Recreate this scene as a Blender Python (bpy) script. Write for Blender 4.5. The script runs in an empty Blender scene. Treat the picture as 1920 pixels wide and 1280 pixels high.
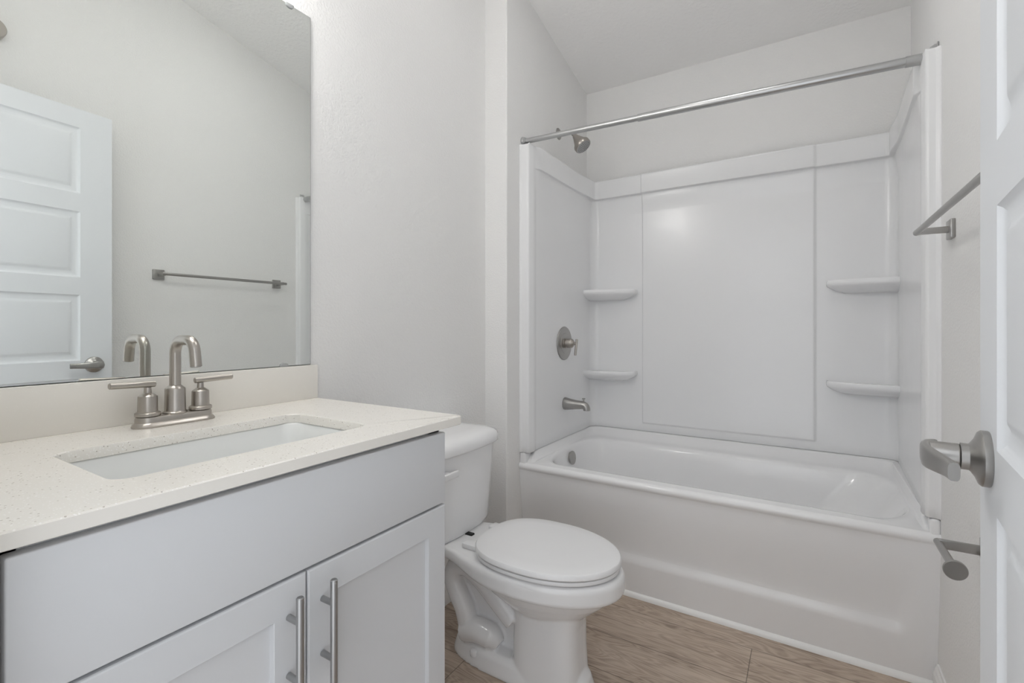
import bpy, bmesh, math
from mathutils import Vector, Matrix

S = bpy.context.scene
COL = S.collection
PI = math.pi

# ---------------------------------------------------------------- camera
TH = math.atan2(552.0, 891.0)
cam_d = bpy.data.cameras.new('camera')
cam_d.sensor_fit = 'HORIZONTAL'
cam_d.sensor_width = 36.0
cam_d.lens = 891.0 / 1920.0 * 36.0
cam_d.shift_y = -26.0 / 1920.0
cam_d.clip_start = 0.02
cam = bpy.data.objects.new('camera', cam_d)
cam.location = (0, 0, 1.12)
cam.rotation_euler = (PI / 2, 0, TH)
COL.objects.link(cam)
S.camera = cam

# ---------------------------------------------------------------- view
S.view_settings.view_transform = 'Standard'
S.view_settings.look = 'None'
S.view_settings.gamma = 1.0
S.view_settings.exposure = 0.59
S.view_settings.use_curve_mapping = False
S.cycles.max_bounces = 16
S.cycles.diffuse_bounces = 10
S.cycles.glossy_bounces = 8

# ---------------------------------------------------------------- world (daylit hallway outside the doorway)
W = bpy.data.worlds.new('world')
S.world = W
W.use_nodes = True
W.node_tree.nodes['Background'].inputs[0].default_value = (0.93, 0.96, 1.0, 1)
W.node_tree.nodes['Background'].inputs[1].default_value = 1.05

# ---------------------------------------------------------------- lights
def area(name, loc, rot, sx, sy, power, color):
    l = bpy.data.lights.new(name, 'AREA')
    l.shape = 'RECTANGLE'; l.size = sx; l.size_y = sy
    l.energy = power; l.color = color
    o = bpy.data.objects.new(name, l)
    o.location = loc; o.rotation_euler = rot
    COL.objects.link(o)
    return o
# soft fill lamp added behind the camera, shining in through the doorway
area('hallway_fill', (-0.25, -1.3, 2.35), (math.radians(62), 0, 0), 1.3, 0.8, 0.8, (0.96, 0.98, 1.0))

# ================================================================ helpers
def link(o):
    COL.objects.link(o)
    return o

def smooth(me, ang=35):
    for p in me.polygons:
        p.use_smooth = True
    try:
        me.set_sharp_from_angle(angle=math.radians(ang))
    except Exception:
        pass

def obj(name, bm, mat, parent=None, sm=True, ang=35):
    me = bpy.data.meshes.new(name)
    bmesh.ops.recalc_face_normals(bm, faces=bm.faces[:])
    bm.to_mesh(me); bm.free()
    if sm:
        smooth(me, ang)
    me.materials.append(mat)
    o = bpy.data.objects.new(name, me)
    link(o)
    if parent is not None:
        o.parent = parent
        o.matrix_parent_inverse = Matrix.Identity(4)
        # vertices are written in world space: shift into the parent's frame
        loc = world_loc(parent)
        me.transform(Matrix.Translation(-loc))
    return o

def world_loc(o):
    v = Vector(o.location)
    while o.parent is not None:
        o = o.parent
        v += Vector(o.location)
    return v

def thing(name, label, cat, loc, group=None):
    o = bpy.data.objects.new(name, None)
    o.empty_display_size = 0.05
    link(o)
    o.location = loc
    o['label'] = label; o['category'] = cat
    if group: o['group'] = group
    return o

def tag(o, label, cat, group=None):
    o['label'] = label; o['category'] = cat
    if group: o['group'] = group
    return o

def struct(o):
    o['kind'] = 'structure'
    return o

def NB():
    return bmesh.new()

def box(bm, x0, x1, y0, y1, z0, z1, bev=0.0, seg=2):
    b = bmesh.new()
    vs = [b.verts.new((x, y, z)) for x in (x0, x1) for y in (y0, y1) for z in (z0, z1)]
    for f in ((0, 1, 3, 2), (4, 6, 7, 5), (0, 4, 5, 1), (2, 3, 7, 6), (0, 2, 6, 4), (1, 5, 7, 3)):
        b.faces.new([vs[i] for i in f])
    if bev > 0:
        bmesh.ops.bevel(b, geom=b.edges[:], offset=bev, segments=seg, profile=0.5, affect='EDGES')
    merge(bm, b)

def merge(bm, b, mtx=None):
    if mtx is not None:
        b.transform(mtx)
    me = bpy.data.meshes.new('tmp')
    b.to_mesh(me); b.free()
    bm.from_mesh(me)
    bpy.data.meshes.remove(me)

def loft(bm, rings, cap0=True, cap1=True, closed=True):
    vr = [[bm.verts.new(p) for p in r] for r in rings]
    n = len(vr[0])
    for a, b in zip(vr[:-1], vr[1:]):
        for i in range(n if closed else n - 1):
            j = (i + 1) % n
            bm.faces.new((a[i], a[j], b[j], b[i]))
    if cap0: bm.faces.new(vr[0][::-1])
    if cap1: bm.faces.new(vr[-1])
    return vr

def frame(d):
    d = Vector(d).normalized()
    up = Vector((0, 0, 1)) if abs(d.z) < 0.95 else Vector((1, 0, 0))
    a = d.cross(up).normalized()
    b = d.cross(a).normalized()
    return d, a, b

def lathe(bm, origin, axis, prof, n=48, cap0=True, cap1=True):
    """prof: list of (distance along axis, radius)"""
    d, a, b = frame(axis)
    o = Vector(origin)
    rings = []
    for h, r in prof:
        r = max(r, 1e-5)
        rings.append([o + d * h + a * (r * math.cos(2 * PI * i / n)) + b * (r * math.sin(2 * PI * i / n)) for i in range(n)])
    loft(bm, rings, cap0, cap1)

def catmull(pts, sub=8):
    out = []
    P = [Vector(p) for p in pts]
    P = [2 * P[0] - P[1]] + P + [2 * P[-1] - P[-2]]
    for i in range(1, len(P) - 2):
        for k in range(sub):
            t = k / sub
            p0, p1, p2, p3 = P[i - 1], P[i], P[i + 1], P[i + 2]
            out.append(0.5 * ((2 * p1) + (-p0 + p2) * t + (2 * p0 - 5 * p1 + 4 * p2 - p3) * t * t + (-p0 + 3 * p1 - 3 * p2 + p3) * t ** 3))
    out.append(P[-2])
    return out

def tube(bm, path, radii, n=24, caps=True, sec=None):
    """sweep; radii scalar or list; sec=(sa, sb) scales of the two axes"""
    P = [Vector(p) for p in path]
    if not isinstance(radii, (list, tuple)): radii = [radii] * len(P)
    rings = []
    prev_a = None
    for i, p in enumerate(P):
        if i == 0: d = P[1] - P[0]
        elif i == len(P) - 1: d = P[-1] - P[-2]
        else: d = (P[i + 1] - P[i]).normalized() + (P[i] - P[i - 1]).normalized()
        d.normalize()
        if prev_a is None:
            _, a, b = frame(d)
        else:
            a = (prev_a - d * prev_a.dot(d)).normalized()
            b = d.cross(a).normalized()
        prev_a = a
        r = radii[i]
        sa, sb = sec if sec else (1, 1)
        rings.append([p + a * (r * sa * math.cos(2 * PI * k / n)) + b * (r * sb * math.sin(2 * PI * k / n)) for k in range(n)])
    loft(bm, rings, caps, caps)

def rod(bm, p, q, r, n=24, bev=0.0015):
    p = Vector(p); q = Vector(q); L = (q - p).length
    lathe(bm, p, q - p, [(0, r - bev), (bev, r), (L - bev, r), (L, r - bev)], n)

def rrect(x0, x1, y0, y1, r, z, n=10, rr=None, sub=0):
    """rounded rectangle ring, ccw, 4*(n+1) points; r scalar or (rx, ry)"""
    rs = rr or [r] * 4
    cs = [(x1, y0, -PI / 2, -1, 1), (x1, y1, 0, -1, -1), (x0, y1, PI / 2, 1, -1), (x0, y0, PI, 1, 1)]
    pts = []
    for (cx, cy, a0, sx, sy), q in zip(cs, rs):
        rx, ry = q if isinstance(q, tuple) else (q, q)
        for k in range(n + 1):
            a = a0 + (PI / 2) * k / n
            zz = z(cx + sx * rx + rx * math.cos(a), cy + sy * ry + ry * math.sin(a)) if callable(z) else z
            pts.append((cx + sx * rx + rx * math.cos(a), cy + sy * ry + ry * math.sin(a), zz))
    if sub:
        out = []
        N = len(pts)
        for c in range(4):
            a = pts[c * (n + 1): (c + 1) * (n + 1)]
            out += a
            p, q = a[-1], pts[((c + 1) * (n + 1)) % N]
            for k in range(1, sub):
                t = 0.5 - 0.5 * math.cos(PI * k / sub)
                X, Y = p[0] + (q[0] - p[0]) * t, p[1] + (q[1] - p[1]) * t
                out.append((X, Y, z(X, Y) if callable(z) else z))
        pts = out
    return pts

def sstep(a, b, x):
    t = min(1.0, max(0.0, (x - a) / (b - a)))
    return t * t * (3 - 2 * t)

def densify(keys, step):
    out = []
    for a, b in zip(keys[:-1], keys[1:]):
        n = max(1, int(math.ceil((b - a) / step)))
        out += [a + (b - a) * i / n for i in range(n)]
    return out + [keys[-1]]

# ================================================================ materials
def mat(name, color, rough=0.5, metal=0.0, bump=None, spec=None, coat=None):
    m = bpy.data.materials.new(name)
    m.use_nodes = True
    nt = m.node_tree
    b = nt.nodes['Principled BSDF']
    b.inputs['Base Color'].default_value = (*color, 1)
    b.inputs['Roughness'].default_value = rough
    b.inputs['Metallic'].default_value = metal
    if spec is not None: b.inputs['Specular IOR Level'].default_value = spec
    if coat is not None:
        b.inputs['Coat Weight'].default_value = coat
        b.inputs['Coat Roughness'].default_value = 0.05
    tc = nt.nodes.new('ShaderNodeTexCoord')
    if bump:
        sc, st, dist = bump
        nz = nt.nodes.new('ShaderNodeTexNoise')
        nz.inputs['Scale'].default_value = sc
        nz.inputs['Detail'].default_value = 3
        nt.links.new(tc.outputs['Object'], nz.inputs['Vector'])
        bp = nt.nodes.new('ShaderNodeBump')
        bp.inputs['Strength'].default_value = st
        bp.inputs['Distance'].default_value = dist
        nt.links.new(nz.outputs['Fac'], bp.inputs['Height'])
        nt.links.new(bp.outputs['Normal'], b.inputs['Normal'])
    # slight procedural variation of the roughness
    nz2 = nt.nodes.new('ShaderNodeTexNoise')
    nz2.inputs['Scale'].default_value = 9.0
    nt.links.new(tc.outputs['Object'], nz2.inputs['Vector'])
    mr = nt.nodes.new('ShaderNodeMapRange')
    mr.inputs['To Min'].default_value = max(0.0, rough * 0.93)
    mr.inputs['To Max'].default_value = min(1.0, rough * 1.07)
    nt.links.new(nz2.outputs['Fac'], mr.inputs['Value'])
    nt.links.new(mr.outputs['Result'], b.inputs['Roughness'])
    return m

M_wall = mat('wall_paint', (0.80, 0.797, 0.79), 0.85, bump=(150, 0.45, 0.004))
M_ceil = mat('ceiling_paint', (0.86, 0.855, 0.85), 0.9, bump=(60, 0.6, 0.004))
M_trim = mat('trim_paint', (0.82, 0.82, 0.81), 0.35)
M_door = mat('door_paint', (0.73, 0.75, 0.775), 0.42)
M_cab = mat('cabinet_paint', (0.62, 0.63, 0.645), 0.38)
M_tub = mat('white_acrylic', (0.82, 0.82, 0.825), 0.10)
M_surr = mat('surround_acrylic', (0.80, 0.803, 0.81), 0.21)
M_porc = mat('white_porcelain', (0.80, 0.80, 0.805), 0.10)
M_sink = mat('sink_porcelain', (0.79, 0.80, 0.79), 0.12)
M_seat = mat('seat_plastic', (0.78, 0.78, 0.785), 0.25)
M_nick = mat('brushed_nickel', (0.46, 0.43, 0.395), 0.30, 1.0)
M_nick2 = mat('satin_nickel', (0.42, 0.41, 0.395), 0.34, 1.0)
M_steel = mat('brushed_steel', (0.42, 0.42, 0.42), 0.30, 1.0)
M_chrome = mat('galvanised_rod', (0.52, 0.525, 0.525), 0.33, 1.0, bump=(300, 0.1, 0.001))
M_dark = mat('black_rubber', (0.01, 0.01, 0.01), 0.6)
M_clip = mat('clear_clip', (0.35, 0.36, 0.36), 0.2)
M_mirror = mat('mirror_glass', (0.87, 0.895, 0.875), 0.0, 1.0)
M_medge = mat('mirror_edge', (0.08, 0.10, 0.09), 0.3)

def brushed(m, vec, dist=0.0002):
    nt = m.node_tree
    b = nt.nodes['Principled BSDF']
    tc = nt.nodes.new('ShaderNodeTexCoord')
    mp = nt.nodes.new('ShaderNodeMapping'); mp.inputs['Scale'].default_value = vec
    nz = nt.nodes.new('ShaderNodeTexNoise'); nz.inputs['Scale'].default_value = 1.0
    bp = nt.nodes.new('ShaderNodeBump'); bp.inputs['Strength'].default_value = 0.12; bp.inputs['Distance'].default_value = dist
    nt.links.new(tc.outputs['Object'], mp.inputs['Vector'])
    nt.links.new(mp.outputs['Vector'], nz.inputs['Vector'])
    nt.links.new(nz.outputs['Fac'], bp.inputs['Height'])
    nt.links.new(bp.outputs['Normal'], b.inputs['Normal'])
brushed(M_nick, (120, 120, 1500))
brushed(M_nick2, (120, 120, 1500))

def quartz():
    m = mat('speckled_quartz', (0.80, 0.77, 0.71), 0.22)
    nt = m.node_tree; b = nt.nodes['Principled BSDF']
    tc = nt.nodes.new('ShaderNodeTexCoord')
    col = None
    base = nt.nodes.new('ShaderNodeRGB'); base.outputs[0].default_value = (0.80, 0.775, 0.725, 1)
    cur = base.outputs[0]
    for sc, th, mx, c in ((230, 0.14, 0.86, (0.30, 0.25, 0.20, 1)), (130, 0.09, 0.90, (0.22, 0.19, 0.16, 1)), (330, 0.18, 0.72, (0.93, 0.92, 0.90, 1))):
        vo = nt.nodes.new('ShaderNodeTexVoronoi'); vo.inputs['Scale'].default_value = sc
        nt.links.new(tc.outputs['Object'], vo.inputs['Vector'])
        lt = nt.nodes.new('ShaderNodeMath'); lt.operation = 'LESS_THAN'; lt.inputs[1].default_value = th * 1.9
        nt.links.new(vo.outputs['Distance'], lt.inputs[0])
        sx = nt.nodes.new('ShaderNodeSeparateColor')
        nt.links.new(vo.outputs['Color'], sx.inputs[0])
        gt = nt.nodes.new('ShaderNodeMath'); gt.operation = 'GREATER_THAN'; gt.inputs[1].default_value = mx
        nt.links.new(sx.outputs[0], gt.inputs[0])
        mu = nt.nodes.new('ShaderNodeMath'); mu.operation = 'MULTIPLY'
        nt.links.new(lt.outputs[0], mu.inputs[0]); nt.links.new(gt.outputs[0], mu.inputs[1])
        mu2 = nt.nodes.new('ShaderNodeMath'); mu2.operation = 'MULTIPLY'; mu2.inputs[1].default_value = 0.6
        nt.links.new(mu.outputs[0], mu2.inputs[0])
        mix = nt.nodes.new('ShaderNodeMix'); mix.data_type = 'RGBA'
        nt.links.new(mu2.outputs[0], mix.inputs[0]); nt.links.new(cur, mix.inputs[6]); mix.inputs[7].default_value = c
        cur = mix.outputs[2]
    nt.links.new(cur, b.inputs['Base Color'])
    return m
M_quartz = quartz()

def wood_floor():
    m = bpy.data.materials.new('oak_plank_vinyl'); m.use_nodes = True
    nt = m.node_tree; N = nt.nodes; L = nt.links
    b = N['Principled BSDF']
    def math_(op, a=None, c=None, va=None, vc=None):
        n = N.new('ShaderNodeMath'); n.operation = op
        if a is not None: L.new(a, n.inputs[0])
        if c is not None: L.new(c, n.inputs[1])
        if va is not None: n.inputs[0].default_value = va
        if vc is not None: n.inputs[1].default_value = vc
        return n.outputs[0]
    tc = N.new('ShaderNodeTexCoord')
    sp = N.new('ShaderNodeSeparateXYZ'); L.new(tc.outputs['Object'], sp.inputs[0])
    yy = math_('DIVIDE', math_('SUBTRACT', sp.outputs[1], vc=1.663), vc=0.187)
    row = math_('FLOOR', yy)
    fy = math_('SUBTRACT', yy, row)
    xx = math_('DIVIDE', math_('SUBTRACT', math_('SUBTRACT', sp.outputs[0], math_('MULTIPLY', row, vc=0.679)), vc=-0.162), vc=1.22)
    pl = math_('FLOOR', xx)
    fx = math_('SUBTRACT', xx, pl)
    # plank id
    cb = N.new('ShaderNodeCombineXYZ'); L.new(row, cb.inputs[0]); L.new(pl, cb.inputs[1])
    wn = N.new('ShaderNodeTexWhiteNoise'); wn.noise_dimensions = '2D'; L.new(cb.outputs[0], wn.inputs['Vector'])
    # grain coordinate
    off = math_('MULTIPLY', wn.outputs['Value'], vc=37.0)
    gx = math_('MULTIPLY', sp.outputs[0], vc=2.4)
    gy = math_('MULTIPLY', sp.outputs[1], vc=16.0)
    g = N.new('ShaderNodeCombineXYZ'); L.new(math_('ADD', gx, off), g.inputs[0]); L.new(gy, g.inputs[1]); L.new(off, g.inputs[2])
    n1 = N.new('ShaderNodeTexNoise'); n1.inputs['Scale'].default_value = 1.0; n1.inputs['Detail'].default_value = 2.5; n1.inputs['Distortion'].default_value = 0.5
    L.new(g.outputs[0], n1.inputs['Vector'])
    # contour lines of the noise make the cathedral figure
    rings = math_('SINE', math_('MULTIPLY', n1.outputs['Fac'], vc=95.0))
    rings = math_('MULTIPLY', math_('ADD', rings, vc=1.0), vc=0.5)
    # fine streaks
    g2 = N.new('ShaderNodeCombineXYZ'); L.new(math_('MULTIPLY', sp.outputs[0], vc=9.0), g2.inputs[0]); L.new(math_('MULTIPLY', sp.outputs[1], vc=330.0), g2.inputs[1]); L.new(off, g2.inputs[2])
    n2 = N.new('ShaderNodeTexNoise'); n2.inputs['Scale'].default_value = 1.0; n2.inputs['Detail'].default_value = 4
    L.new(g2.outputs[0], n2.inputs['Vector'])
    g3 = N.new('ShaderNodeCombineXYZ'); L.new(math_('MULTIPLY', sp.outputs[0], vc=3.0), g3.inputs[0]); L.new(math_('MULTIPLY', sp.outputs[1], vc=26.0), g3.inputs[1]); L.new(off, g3.inputs[2])
    n3 = N.new('ShaderNodeTexNoise'); n3.inputs['Scale'].default_value = 1.0; n3.inputs['Detail'].default_value = 5
    L.new(g3.outputs[0], n3.inputs['Vector'])
    f = math_('ADD', math_('MULTIPLY', rings, vc=0.26), math_('MULTIPLY', n2.outputs['Fac'], vc=0.42))
    f = math_('ADD', f, math_('MULTIPLY', n3.outputs['Fac'], vc=0.75))
    f = math_('ADD', f, math_('MULTIPLY', wn.outputs['Value'], vc=0.10))
    cr = N.new('ShaderNodeValToRGB')
    e = cr.color_ramp.elements
    e[0].position = 0.38; e[0].color = (0.20, 0.152, 0.116, 1)
    e[1].position = 0.98; e[1].color = (0.55, 0.455, 0.37, 1)
    k = cr.color_ramp.elements.new(0.66); k.color = (0.40, 0.315, 0.247, 1)
    L.new(f, cr.inputs[0])
    # knots
    kg = N.new('ShaderNodeCombineXYZ'); L.new(math_('MULTIPLY', sp.outputs[0], vc=2.2), kg.inputs[0]); L.new(math_('MULTIPLY', sp.outputs[1], vc=4.2), kg.inputs[1])
    vo = N.new('ShaderNodeTexVoronoi'); vo.inputs['Scale'].default_value = 1.0; L.new(kg.outputs[0], vo.inputs['Vector'])
    kn = N.new('ShaderNodeMapRange'); kn.inputs['From Min'].default_value = 0.02; kn.inputs['From Max'].default_value = 0.06; kn.inputs['To Min'].default_value = 0.45; kn.inputs['To Max'].default_value = 1.0
    L.new(vo.outputs['Distance'], kn.inputs['Value'])
    # seams
    ey = math_('MULTIPLY', math_('MINIMUM', fy, math_('SUBTRACT', None, fy, va=1.0)), vc=0.187)
    ex = math_('MULTIPLY', math_('MINIMUM', fx, math_('SUBTRACT', None, fx, va=1.0)), vc=1.22)
    ed = math_('MINIMUM', ex, ey)
    sm = N.new('ShaderNodeMapRange'); sm.inputs['From Min'].default_value = 0.0006; sm.inputs['From Max'].default_value = 0.0018; sm.inputs['To Min'].default_value = 0.35; sm.inputs['To Max'].default_value = 1.0
    L.new(ed, sm.inputs['Value'])
    fac = math_('MULTIPLY', kn.outputs[0], sm.outputs[0])
    mx = N.new('ShaderNodeMix'); mx.data_type = 'RGBA'; mx.blend_type = 'MULTIPLY'; mx.inputs[0].default_value = 1.0
    L.new(cr.outputs[0], mx.inputs[6]); L.new(fac, mx.inputs[7])
    L.new(mx.outputs[2], b.inputs['Base Color'])
    b.inputs['Roughness'].default_value = 0.5
    bp = N.new('ShaderNodeBump'); bp.inputs['Strength'].default_value = 0.3; bp.inputs['Distance'].default_value = 0.001
    L.new(math_('ADD', math_('MULTIPLY', f, vc=0.3), sm.outputs[0]), bp.inputs['Height'])
    L.new(bp.outputs['Normal'], b.inputs['Normal'])
    return m
M_floor = wood_floor()

def lampglass(name, st, col):
    m = bpy.data.materials.new(name); m.use_nodes = True
    nt = m.node_tree; b = nt.nodes['Principled BSDF']
    b.inputs['Base Color'].default_value = (0.9, 0.9, 0.88, 1)
    b.inputs['Emission Color'].default_value = col
    b.inputs['Emission Strength'].default_value = st
    return m
M_lamp = lampglass('opal_glass_lit', 22.5, (1.0, 0.985, 0.965, 1))
M_fill = lampglass('ceiling_fill_lit', 6.5, (1.0, 0.995, 0.985, 1))  # glow of the added ceiling fill lamp

# ================================================================ room shell
WX = -1.25      # mirror wall
AX = -1.134     # alcove left wall
JY = 1.786      # jog
BY = 2.69       # back wall
RX = 0.345      # right wall
RB = 0.389      # right wall at the back corner
EY = 0.112      # entry wall inner face
def cz(y): return 2.532 + 0.2257 * (BY - y)
T = 0.12
ZT = 3.3

def prism(bm, pts, z0, z1):
    loft(bm, [[(x, y, z0) for x, y in pts], [(x, y, z1) for x, y in pts]])

bm = NB(); box(bm, WX - T, RB + T + 0.1, -0.2, BY + T, -0.08, 0.0)
struct(obj('floor', bm, M_floor, sm=False))

bm = NB()
a, c = -0.2, BY + T
loft(bm, [[(WX - T, a, cz(a)), (RB + T + 0.1, a, cz(a)), (RB + T + 0.1, c, cz(c)), (WX - T, c, cz(c))],
          [(WX - T, a, cz(a) + 0.1), (RB + T + 0.1, a, cz(a) + 0.1), (RB + T + 0.1, c, cz(c) + 0.1), (WX - T, c, cz(c) + 0.1)]])
struct(obj('ceiling', bm, M_ceil, sm=False))

def wallpoly(name, pts):
    bm = NB()
    loft(bm, [[(x, y, 0) for x, y in pts], [(x, y, cz(y) + 0.05) for x, y in pts]])
    return struct(obj(name, bm, M_wall, sm=False))
# left wall with the jog beside the tub (drywall corner slightly rounded)
cr = 0.006
pts = [(WX - T, EY - T), (WX, EY - T), (WX, JY), (AX - cr, JY)]
pts += [(AX - cr + cr * math.sin(t * PI / 8), JY + cr - cr * math.cos(t * PI / 8)) for t in range(1, 5)]
pts += [(AX, BY + T), (WX - T, BY + T)]
wallpoly('wall_left', pts)
wallpoly('wall_back', [(AX, BY), (RB, BY), (RB, BY + T), (AX, BY + T)])
wallpoly('wall_right', [(RX, EY - T), (RX, 1.95), (RB, BY), (RB, BY + T), (RB + T, BY + T), (RB + T, EY - T)])
# entry wall with the doorway the photographer stands in
DX0, DX1, DZ = -0.655, 0.135, 2.085
bm = NB()
def ewall(x0, x1, z0):
    loft(bm, [[(x0, EY - T, z0), (x1, EY - T, z0), (x1, EY, z0), (x0, EY, z0)],
              [(x0, EY - T, cz(EY - T) + .05), (x1, EY - T, cz(EY - T) + .05), (x1, EY, cz(EY) + .05), (x0, EY, cz(EY) + .05)]])
ewall(WX, DX0, 0); ewall(DX1, RX, 0); ewall(DX0, DX1, DZ)
struct(obj('wall_front', bm, M_wall, sm=False))

# baseboards
def baseboard(name, p, q, nrm):
    bm = NB()
    prof = [(0, 0), (0.014, 0), (0.014, 0.062), (0.011, 0.068), (0.010, 0.076), (0.006, 0.083), (0.005, 0.09), (0, 0.09)]
    r0 = [(p[0] + nrm[0] * d, p[1] + nrm[1] * d, z) for d, z in prof]
    r1 = [(q[0] + nrm[0] * d, q[1] + nrm[1] * d, z) for d, z in prof]
    loft(bm, [r0, r1])
    return struct(obj(name, bm, M_trim, ang=20))
baseboard('baseboard_left', (WX, 0.84), (WX, JY), (1, 0))
baseboard('baseboard_back', (WX + 0.014, JY), (AX, JY), (0, -1))
baseboard('baseboard_right', (RX, EY), (RX, 1.925), (-1, 0))
# quarter round along the tub
bm = NB()
prof = [(0, 0.0)] + [(-0.016 * math.cos(t * PI / 12), 0.022 * math.sin(t * PI / 12)) for t in range(0, 7)]
loft(bm, [[(AX + 0.001, 1.955 + d, z) for d, z in prof], [(RX - 0.001, 1.955 + d, z) for d, z in prof]])
struct(obj('trim_1', bm, M_trim, ang=30))
# door casing around the opening (inside face)
bm = NB()
for x0, x1 in ((DX0 - 0.0, DX0 + 0.012), (DX1 - 0.012, DX1)):
    box(bm, x0, x1, EY - T, EY, 0, DZ)
box(bm, DX0, DX1, EY - T, EY, DZ - 0.012, DZ)
struct(obj('trim_2', bm, M_trim, sm=False))

# ================================================================ door (open against the right wall)
def build_door():
    ang = math.radians(6.0)
    # local frame: u along door from hinge (0) to latch edge (Wd); n outwards = towards the room (-x)
    Wd, Hd, Td = 0.762, 2.065, 0.035
    ex, ey = 0.200, 0.880
    ux, uy = math.sin(ang), math.cos(ang)
    nx, ny = -math.cos(ang), math.sin(ang)
    hx, hy = ex - ux * Wd, ey - uy * Wd
    def P(u, z, d):
        return (hx + ux * u + nx * d, hy + uy * u + ny * d, z)
    st = 0.115
    tops = [1.985, 1.622, 1.262, 0.90, 0.54]
    bots = [1.700, 1.337, 0.977, 0.615, 0.24]
    bm = NB()
    # front and back skins as grid cells with moulded panels
    us = [0, st, Wd - st, Wd]
    zs = [0.012]
    for t_, b_ in zip(tops[::-1], bots[::-1]):
        zs += [b_, t_]
    zs.append(Hd)
    def skin(side):
        d0 = 0.0 if side == 0 else -Td
        s = 1 if side == 0 else -1
        V = {}
        def v(u, z, d):
            k = (round(u, 5), round(z, 5), round(d, 5))
            if k not in V: V[k] = bm.verts.new(P(u, z, d0 + s * d))
            return V[k]
        for i in range(3):
            for j in range(len(zs) - 1):
                u0, u1, z0, z1 = us[i], us[i + 1], zs[j], zs[j + 1]
                if i == 1 and j % 2 == 1:
                    prof = [(0, 0), (0.004, -0.0045), (0.010, -0.0075), (0.016, -0.0085), (0.024, -0.0085), (0.030, -0.0065), (0.037, -0.0030), (0.042, -0.0020)]
                    rings = []
                    for o_, d in prof:
                        rings.append([v(u0 + o_, z0 + o_, d), v(u1 - o_, z0 + o_, d), v(u1 - o_, z1 - o_, d), v(u0 + o_, z1 - o_, d)])
                    for a, b in zip(rings[:-1], rings[1:]):
                        for k in range(4):
                            bm.faces.new((a[k], a[(k + 1) % 4], b[(k + 1) % 4], b[k]))
                    bm.faces.new(rings[-1])
                else:
                    bm.faces.new((v(u0, z0, 0), v(u1, z0, 0), v(u1, z1, 0), v(u0, z1, 0)))
    skin(0); skin(1)
    # edges
    e = [(0, 0.012), (Wd, 0.012), (Wd, Hd), (0, Hd)]
    for (ua, za), (ub, zb) in zip(e, e[1:] + e[:1]):
        f = [bm.verts.new(P(*q)) for q in ((ua, za, 0), (ub, zb, 0), (ub, zb, -Td), (ua, za, -Td))]
        bm.faces.new(f)
    d = struct(obj('door_1', bm, M_door, ang=25))
    d['label'] = 'white five panel interior door standing open against the right wall'
    # lever set
    lu, lz = Wd - 0.068, 0.957
    cen = Vector(P(lu, lz, 0)); n = Vector((nx, ny, 0)); u = Vector((ux, uy, 0)); zz = Vector((0, 0, 1))
    bm = NB()
    lathe(bm, cen - n * 0.0005, n, [(0, 0.0335), (0.002, 0.0345), (0.008, 0.0345), (0.011, 0.032), (0.014, 0.024), (0.018, 0.018), (0.0195, 0.0165), (0.027, 0.0165), (0.0275, 0.015)])
    hd = obj('door_handle', bm, M_nick2, d)
    bm = NB()
    lathe(bm, cen + n * 0.0275, n, [(0, 0.0145), (0.001, 0.0152), (0.030, 0.0150), (0.036, 0.0135), (0.038, 0.010)])
    # curved paddle back towards the hinge
    pts = [(0.012, 0.050, 0.0155), (0.004, 0.0575, 0.0155), (-0.012, 0.0605, 0.015), (-0.032, 0.059, 0.014), (-0.055, 0.0525, 0.0125), (-0.078, 0.045, 0.011), (-0.098, 0.041, 0.0105)]
    rings = []
    cs = catmull([(a_, b_, c_) for a_, b_, c_ in pts], 5)
    for i, q in enumerate(cs):
        du, dn, hh = q
        q2 = cs[min(i + 1, len(cs) - 1)]; q1 = cs[max(i - 1, 0)]
        tg = (u * (q2[0] - q1[0]) + n * (q2[1] - q1[1])).normalized()
        nn = tg.cross(zz).normalized()
        c0 = cen + u * du + n * dn
        th = 0.0055
        ring = []
        for k in range(24):
            a_ = 2 * PI * k / 24
            ca, sa = math.cos(a_), math.sin(a_)
            ring.append(c0 + nn * (th * math.copysign(abs(ca) ** 0.6, ca)) + zz * (hh * math.copysign(abs(sa) ** 0.6, sa)))
        rings.append(ring)
    loft(bm, rings)
    lv = obj('lever', bm, M_nick2, hd)
    bm = NB()
    sp_ = cen + n * 0.036 - zz * 0.0095 - u * 0.0118
    lathe(bm, sp_ , -u - zz * 0.8, [(0, 0.0016), (0.0012, 0.0016)], 12)
    obj('set_screw', bm, M_dark, hd)
    # latch plate on the door edge
    bm = NB()
    ec = Vector(P(Wd, lz, -Td / 2))
    b = NB(); box(b, -0.011, 0.011, -0.0008, 0.001, -0.028, 0.028, 0.0003, 1)
    merge(bm, b, Matrix.Translation(ec) @ Matrix.Rotation(-ang, 4, 'Z'))
    obj('latch_plate', bm, M_nick2, d)
    return d
build_door()

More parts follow.
